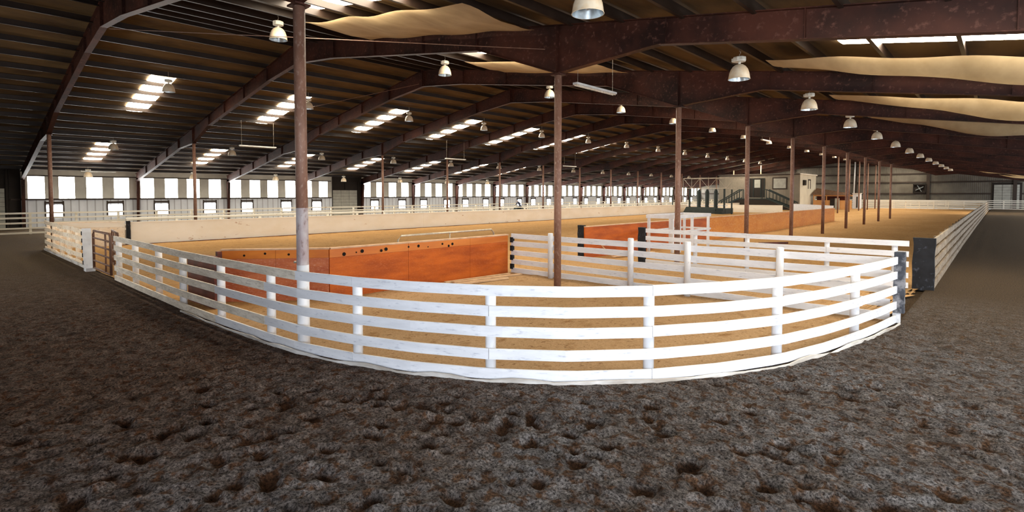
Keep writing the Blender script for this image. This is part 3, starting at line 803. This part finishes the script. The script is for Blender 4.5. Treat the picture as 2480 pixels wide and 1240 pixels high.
# dark knot holes along the top board (facing the viewer)
for s, dz, r_ in ((.55,.14,.028),(1.05,.10,.03),(1.62,.13,.03),(2.0,.12,.05),(3.0,.17,.05),(3.35,.15,.02),(3.52,.13,.05),(4.1,.16,.04),(4.25,.13,.05),(5.0,.12,.03),(5.35,.12,.045),(5.7,.17,.02),(6.25,.12,.035),(6.5,.20,.04),(6.65,.15,.045)):
    q = p.at(s)[0]; d = p.at(s)[1]; n = Vector((d.y, -d.x, 0)); c = q+n*.034+Vector((0,0,1.33-dz))
    g = MB(); g.tube([c-n*.005, c+n*.003], r_, 10); obj('knot_hole', g, 'hole', t)
board_wall('plywood_wall', [(-15.3,4.25),(-13.55,4.32)], 1.22, 1.27, 'short dark red board panel close behind the curved fence', 'dark_wood', 'dark_wood', th=.05)
g = MB(); g.box(-14.45,-14.3,4.62,4.72,-.05,1.3); tag(obj('wall_post', g, 'dark_wood'), 'dark red post at the left end of the near orange wall', 'post')
t, p = board_wall('plywood_wall', [(-12.85,18.3),(-12.45,40),(-12.25,60.2)], 1.38, 1.34, 'long orange board wall reaching back past the white stand', 'orange_far', 'cap',
                  boards=[(0,4.9,'orange'),(4.9,12,'orange'),(12,20,'orange_far'),(20,28,'orange_far'),(28,35,'orange_far'),(35,41.9,'orange_far')], th=.06, capw=.12)

# ---------------------------------------------------------------- planks on the sand
def plank(pts, w, h, label, mat='plank', z=.06):
    (x0,y0),(x1,y1) = pts; a = Vector((x0,y0,z)); b2 = Vector((x1,y1,z)); g = MB(); g.beam(a, b2, w, h)
    tag(obj('plank', g, mat), label, 'plank', None)
plank(((-12.35,10.3),(-12.1,12.9)), .09, .05, 'pale plank lying closest along the foot of the near orange wall')
plank(((-12.1,10.45),(-11.75,13.1)), .09, .05, 'pale plank on the sand, middle of the three beside the orange wall')
plank(((-11.95,9.6),(-11.5,12.2)), .07, .05, 'pale plank on the sand, farthest of three from the orange wall')
t = thing('broken_panel', (-12.3,19.2,0), 'broken tan board frame lying before the long orange wall', 'debris')
for a, b2, w_ in (((-12.45,19.0,.55),(-12.15,21.6,.62),.05),((-12.4,19.0,.5),(-12.15,19.4,.06),.06),((-12.1,19.3,.06),(-11.6,22.0,.10),.14),((-12.25,20.0,.07),(-11.4,21.6,.06),.10)):
    g = MB(); g.beam(a, b2, w_, .04); obj('board', g, 'plank', t)
plank(((-9.6,30.0),(-8.6,31.4)), .16, .10, 'short dark log lying behind the back cross fence', 'dark_wood')

# ---------------------------------------------------------------- white timber stand
def P3(x, y): return (x, y)
t = thing('timber_stand', (-11.4, 24.3, 0), 'white open timber frame stand beside the long orange wall', 'stand')
SX0, SX1, SY0, SY1, SH = -12.25, -10.98, 22.7, 26.5, 1.70
def leg(x, y, s=.055):
    g = MB(); g.box(x-s, x+s, y-s, y+s, -.05, SH-.08); obj('leg', g, 'white_post', t)
for x, y in ((SX0,SY0),(SX1-.08,SY0),(SX1,SY0+.55),(SX1,SY0+1.9),(SX1,SY1),(SX0,SY1),(SX0,SY0+2.2)): leg(x, y)
def brd(a, b2, w_, h_, nm='rail', m_='white_post'):
    g = MB(); g.beam(a, b2, w_, h_); obj(nm, g, m_, t)
for z, h_ in ((SH-.02,.16),(.98,.09)):
    brd((SX0-.1,SY0-.07,z),(SX1+.05,SY0-.07,z), .05, h_); brd((SX1+.08,SY0,z),(SX1+.08,SY1+.1,z), .05, h_)
    brd((SX0-.1,SY1+.05,z),(SX1+.1,SY1+.05,z), .05, h_); brd((SX0-.08,SY0,z),(SX0-.08,SY1,z), .05, h_)

# ---------------------------------------------------------------- black platform with white railing
t = thing('black_platform', (-30, 72.5, 0), 'black-green raised platform with tall posts and thin truss railing', 'platform')
x0, x1, y0, y1 = -32.5, -27.3, 71.6, 74.4
g = MB(); g.box(x0-.3,x1-.05,y0,y1,.0,.75); g.hexa([(x0-.6,y0-.6,0),(x1-1.2,y0-.6,0),(x1-1.2,y0,0),(x0-.6,y0,0),(x0-.2,y0-.35,.9),(x1-1.2,y0-.35,.9),(x1-1.2,y0,.9),(x0-.2,y0,.9)]); obj('base', g, 'blackpaint', t)
for i, x in enumerate((-32.35,-31.0,-29.85,-28.65,-27.5)):
    g = MB(); ww = .10 if i in (0,4) else .2
    if ww > .1: g.tube([(x,y0,.1),(x,y0,3.0),(x,y0,3.35)], [.26,.26,.10], 12)
    else: g.box(x-ww, x+ww, y0-.1, y0+.1, 0, 3.4)
    obj('post', g, 'blackpaint', t)
g = MB(); g.box(x0-.2,x1+.2,y0-.05,y0+.1,1.05,1.2); obj('ledge', g, 'white_post', t)
g = MB()
for z in (3.5, 4.9): g.beam((x0-.8,y0,z),(x1+1.2,y0,z), .05, .06); g.beam((x0-.8,y1,z),(x1+1.2,y1,z), .05, .06)
n = 6
for i in range(n):
    xa = x0-.8+(x1-x0+2)*i/n; xb = x0-.8+(x1-x0+2)*(i+1)/n
    g.beam((xa,y0,3.5),(xa,y0,4.9), .03, .03)
    g.beam((xa,y0,3.5 if i % 2 else 4.9),(xb,y0,4.9 if i % 2 else 3.5), .03, .03)
    g.beam((xa,y0,4.9),(xa,y1,4.9), .04, .04)
obj('railing', g, 'galv', t)
g = MB(); g.box(x1+.8,x1+.95,y0-.3,y0-.15,0,3.3); g.box(x0-2.5,x0-2.38,y0,y0+.12,0,3.3); obj('outer_post', g, 'blackpaint', t)
g = MB(); g.box(x1-1.0,x1-.05,y0-1.2,y0-.1,0,.42); g.box(x1-1.0,x1-.05,y0-.8,y0-.1,.42,.8); obj('step', g, 'blackpaint', t)

# ---------------------------------------------------------------- raised booth building with twin stairs
BX0, BX1, BY0, BY1, BH = -39.1, -25.35, 99.2, 109.5, 6.0
t = thing('office_building', ((BX0+BX1)/2, BY0, 0), 'boxy building with double stairs inside the arena', 'building')
g = MB(); g.quad((BX0,BY0,0),(BX1,BY0,0),(BX1,BY0,BH),(BX0,BY0,BH)); g.box(BX0,BX1-.15,BY0+.02,BY1,0,BH-.02); obj('front_wall', g, 'booth_front', t)
g = MB(); g.box(BX1-.14,BX1,BY0+.02,BY1,0,BH-.02); obj('side_wall', g, 'booth_lit_side', t)
g = MB(); g.box(BX0-.15,BX1+.2,BY0-.2,BY1+.2,BH,BH+.22); o = obj('roof', g, 'cream', t)
g = MB(); g.box(BX0-.15,BX1+.02,BY0-.24,BY0-.2,BH-.02,BH+.2); obj('fascia', g, 'girt', t)
g = MB(); g.box(-33.6,-31.0,BY0-.06,BY0-.01,2.1,5.5); d_ = obj('doorway', g, 'dark', t)
g = MB(); g.box(-32.75,-31.75,BY0-.10,BY0-.07,3.8,5.25); obj('door_pane', g, 'rollup', d_)
g = MB()
for x in (-33.55,-32.9,-31.65,-31.05): g.box(x-.05,x+.05,BY0-.12,BY0-.06,2.1,5.45)
obj('door_frame', g, 'blackpaint', d_)
g = MB(); g.box(-29.75,-27.35,BY0-.06,BY0-.01,3.5,5.6); w_ = obj('window', g, 'girt', t)
g = MB(); g.box(-29.55,-27.55,BY0-.09,BY0-.065,3.7,5.4); obj('window_pane', g, 'rollup', w_)
g = MB(); g.box(BX1,BX1+.3,BY0+1.6,BY0+2.8,4.2,5.1); obj('wall_vent', g, 'dark', t)
g = MB(); g.box(BX1,BX1+.06,BY0+5.0,BY0+5.2,3.6,5.2); g.box(BX1,BX1+.06,BY0+6.4,BY0+6.6,3.6,5.2); g.box(BX1,BX1+.06,BY0+5.0,BY0+6.6,5.1,5.3); obj('wall_pipe', g, 'girt', t)
# stairs
st = thing('double_staircase', (-32, 96.5, 0), 'dark double staircase with sloping handrails climbing to the building door', 'stairs')
g = MB(); g.box(-34.2,-29.7,95.9,98.95,1.75,1.9); obj('landing', g, 'blackpaint', st)
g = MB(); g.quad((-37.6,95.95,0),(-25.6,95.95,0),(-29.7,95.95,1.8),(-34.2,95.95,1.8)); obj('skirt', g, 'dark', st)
for s, xa, xb in ((-1,-37.9,-34.2),(1,-25.2,-29.7)):
    g = MB()
    for i in range(10):
        u0 = i/10; xx = xa+(xb-xa)*u0; xx2 = xa+(xb-xa)*(u0+.1)
        g.box(min(xx,xx2), max(xx,xx2), 96, 97.3, 1.85*(u0+.1)-.08, 1.85*(u0+.1))
    obj('steps', g, 'blackpaint', st)
    for yy in (95.95, 97.35):
        g = MB(); g.beam((xa,yy,.15),(xb,yy,1.95), .12, .3); g.beam((xa,yy,1.25),(xb,yy,3.45), .14, .16)
        for i in range(9):
            u = i/8; xx = xa+(xb-xa)*u; g.box(xx-.035, xx+.035, yy-.03, yy+.03, .1+1.85*u, 1.25+2.2*u)
        obj('handrail', g, 'blackpaint', st)
g = MB(); g.beam((-34.2,95.95,3.45),(-33.5,95.95,3.45), .1, .12)
for x in (-34.2,-33.5,-30.4,-29.7): g.box(x-.05,x+.05,95.9,96.0,1.9,3.45)
g.beam((-30.4,95.95,3.45),(-29.7,95.95,3.45), .1, .12); obj('landing_rail', g, 'blackpaint', st)
# low white wall in front of it and behind the orange wall
board_wall('kick_wall', [(-31.3,80),(-22.6,80)], 1.1, 1.12, 'short cream board wall standing before the dark stairs', 'cream', 'cream', capw=.1)
board_wall('kick_wall', [(-20.6,80.0),(-14.6,66.0)] if False else [(-24.6,92.0),(-16.5,80.5)], 1.15, 1.15, 'low white board wall right of the building', 'white', 'white', capw=.12)
# thin service pipes above the building
for x, y, z0, z1, r_, lab in ((-42.7,103,5.5,7.0,.07,'slim brown mast left of the boxy building'),(-38.4,104.5,6.24,8.35-.6,.1,'tall pale vent pipe on the left of the building roof'),(-33.4,104.5,6.24,8.35,.09,'pale vent pipe near the middle of the building roof')):
    g = MB(); g.tube([(x,y,0 if x < -40 else z0),(x,y,min(z1, deck(x)-.35))], r_, 10); tag(obj('vent_pipe', g, 'pipe' if x < -40 else 'lamp', smooth=True), lab, 'pipe')
# stalls beyond the building
t = thing('horse_stalls', (-21.8, 106, 0), 'low orange stall block with brown sheet roof beyond the building', 'shed')
g = MB(); g.box(-24.9,-19.0,106,106.12,0,1.6); g.box(-22.9,-22.75,105.96,106.1,0,2.5); g.box(-24.9,-24.75,105.96,106.1,0,2.5); g.box(-21.2,-21.05,105.96,106.1,0,2.5); g.box(-24.9,-18.9,105.95,106.1,2.3,2.55); obj('front_wall', g, 'orangewall', t)
g = MB(); g.box(-24.9,-19.9,108.5,108.6,0,2.5); obj('back_wall', g, 'dark_wood', t)
g = MB(); g.box(-22.25,-21.55,105.9,105.98,0,1.9); obj('door', g, 'dark', t)
g = MB(); g.box(-21.5,-20.8,105.86,105.95,0,1.95); o = obj('open_door', g, 'rollup', t)
g = MB()
g.hexa([(-25.1,105.6,2.55),(-18.9,105.6,2.45),(-20.0,109.2,2.75),(-25.1,109.2,3.7),(-25.1,105.6,2.62),(-18.9,105.6,2.52),(-20.0,109.2,2.82),(-25.1,109.2,3.77)]); obj('roof', g, 'roofsheet', t)
t = thing('white_hut', (-19.6, 113, 0), 'narrow white hut with a dark slit left of the far fence', 'hut')
g = MB(); g.box(-20.1,-18.95,112.8,114.2,0,2.75); obj('hut_body', g, 'white_post', t)
g = MB(); g.box(-19.5,-19.3,112.74,112.79,.2,2.2); obj('slit_window', g, 'dark', t)
g = MB(); g.box(-20.2,-18.85,112.7,114.3,2.76,2.84); obj('hut_roof', g, 'cream', t)
g = MB(); g.tube([(-20.0,113.2,2.85),(-19.9,113.2,8.6)], .11, 10); tag(obj('vent_pipe', g, 'white_post', smooth=True), 'tall white pipe rising behind the narrow white hut', 'pipe')

# exhaust fan and panelled door on the far wall
t = thing('exhaust_fan', (-11.8, YE-.5, 2.8), 'dark square fan box with shiny blades high on the far wall', 'fan')
g = MB()
x0, x1, z0, z1 = -12.9, -10.9, 2.9, 4.6
for q in ((x0,x1,z0,z0+.12),(x0,x1,z1-.12,z1),(x0,x0+.12,z0,z1),(x1-.12,x1,z0,z1)): g.box(q[0],q[1],YE-.7,YE-.22,q[2],q[3])
g.box(x0,x1,YE-.28,YE-.22,z0,z1); obj('fan_housing', g, 'dark', t)
cx, cz = (x0+x1)/2, (z0+z1)/2
for i in range(4):
    a = i*math.pi/2+.5; c0 = Vector((cx,YE-.5,cz)); e = c0+Vector((math.cos(a),0,math.sin(a)))*.68
    g = MB(); g.beam(c0, e, .05, .34, (0,1,.4)); obj('blade', g, 'alu', t)
g = MB(); g.tube([(cx,YE-.62,cz),(cx,YE-.4,cz)], .13, 12); obj('hub', g, 'alu', t)
t = thing('door_3', (.3, YE-.1, 0), 'pale panelled sliding door at the right of the far wall', 'door', kind='structure')
g = MB()
for i in range(9):
    for j in range(3):
        xa = -1.25+j*1.13; g.box(xa, xa+1.08, YE-.3, YE-.22, .05+i*.48, .05+i*.48+.45)
obj('panel', g, 'rollup', t)
g = MB(); g.box(-1.5,2.4,YE-.21,YE-.16,0,4.7); obj('door_frame', g, 'dark', t)

# ---------------------------------------------------------------- person leaning over a small machine by the left fence
t = thing('small_machine', (-46.6, 51.6, 0), 'small dark machine on wheels beside the far left fence', 'vehicle')
g = MB(); g.hexa([(-46.95,50.6,.35),(-46.25,50.6,.35),(-46.25,52.6,.35),(-46.95,52.6,.35),(-46.9,50.9,.95),(-46.3,50.9,.95),(-46.3,52.4,.8),(-46.9,52.4,.8)]); g.box(-46.85,-46.35,51.2,52.1,.9,1.02); obj('machine_body', g, 'blackpaint', t)
for x in (-47.0,-46.2):
    for y in (50.9,52.3):
        g = MB(); g.tube([(x-.1,y,.28),(x+.1,y,.28)], .28, 14); obj('wheel', g, 'black', t)
g = MB(); g.tube([(-46.95,50.95,1.2),(-46.6,50.9,1.15),(-46.25,50.95,1.2)], .025, 8); g.tube([(-46.6,50.9,1.15),(-46.6,51.1,.9)], .03, 8); obj('handlebar', g, 'galv', t)
def person():
    joints = {  # name: (pos, radius)
        'pelvis': ((-46.6,51.85,1.10),.155), 'waist': ((-46.6,51.70,1.27),.135), 'chest': ((-46.6,51.48,1.50),.165), 'neck': ((-46.6,51.33,1.66),.065), 'headb': ((-46.6,51.26,1.72),.095), 'headt': ((-46.6,51.22,1.86),.105),
        'shl': ((-46.80,51.42,1.58),.065), 'ell': ((-46.90,51.22,1.34),.048), 'wrl': ((-46.86,51.00,1.22),.035), 'hal': ((-46.85,50.93,1.22),.04),
        'shr': ((-46.40,51.42,1.58),.065), 'elr': ((-46.30,51.22,1.34),.048), 'wrr': ((-46.34,51.00,1.22),.035), 'har': ((-46.35,50.93,1.22),.04),
        'hil': ((-46.72,51.80,1.06),.11), 'knl': ((-46.98,51.42,.92),.075), 'anl': ((-47.0,51.55,.50),.05), 'tol': ((-47.0,51.38,.44),.045),
        'hir': ((-46.48,51.80,1.06),.11), 'knr': ((-46.22,51.42,.92),.075), 'anr': ((-46.2,51.55,.50),.05), 'tor': ((-46.2,51.38,.44),.045)}
    E_ = [('pelvis','waist'),('waist','chest'),('chest','neck'),('neck','headb'),('headb','headt'),('chest','shl'),('shl','ell'),('ell','wrl'),('wrl','hal'),('chest','shr'),('shr','elr'),('elr','wrr'),('wrr','har'),
          ('pelvis','hil'),('hil','knl'),('knl','anl'),('anl','tol'),('pelvis','hir'),('hir','knr'),('knr','anr'),('anr','tor')]
    names = list(joints); me = bpy.data.meshes.new('person')
    me.from_pydata([joints[n][0] for n in names], [(names.index(a), names.index(b)) for a, b in E_], [])
    o = bpy.data.objects.new('person', me); COL.objects.link(o)
    md = o.modifiers.new('skin', 'SKIN'); me.skin_vertices if me.skin_vertices else None
    if not me.skin_vertices:
        bpy.context.view_layer.objects.active = o
    for i, n in enumerate(names):
        me.skin_vertices[0].data[i].radius = (joints[n][1],)*2
    me.skin_vertices[0].data[0].use_root = True
    o.modifiers.new('sub', 'SUBSURF').levels = 2; o.modifiers['sub'].render_levels = 2
    me.materials.append(M['cloth_dark'])
    return tag(o, 'person in dark clothes hunched over the small machine', 'person')
try:
    pr_ = person()
    g = MB(); g.lathe([(.0,.13),(.06,.12),(.105,.06),(.115,0),(.17,-.01),(.17,-.02),(.11,-.02)], 14, (-46.6,51.22,1.90)); obj('cap', g, 'cloth_dark', pr_)
    g = MB(); g.lathe([(.0,.06),(.05,.05),(.085,.0),(.09,-.06),(.06,-.12),(0,-.14)], 12, (-46.6,51.165,1.80)); obj('face', g, 'skin', pr_, smooth=True)
except Exception as ex:
    print('person failed', ex)
# thin bracing rods under the near roof
for i, (a, b2, lab) in enumerate((((-24.6,F0+.2,8.9),(-9.3,F0+BAY-.2,6.7),'thin steel rod crossing under the roof of the nearest bay'),
                                  ((-39.2,F0+BAY+.2,6.9),(-24.6,F0+2*BAY-.2,9.0),'thin steel rod crossing under the left slope of the second bay'),
                                  ((-9.3,F0+.2,6.75),(3.5,F0+BAY-.2,4.95),'thin steel rod crossing under the right slope near the camera'))):
    g = MB(); g.tube([a, b2], .012, 6); tag(obj('bracing_rod', g, 'gate'), lab, 'rod')

sc.cycles.use_denoising = True
sc.cycles.sample_clamp_indirect = 6
sc.cycles.max_bounces = 7
sc.cycles.diffuse_bounces = 5
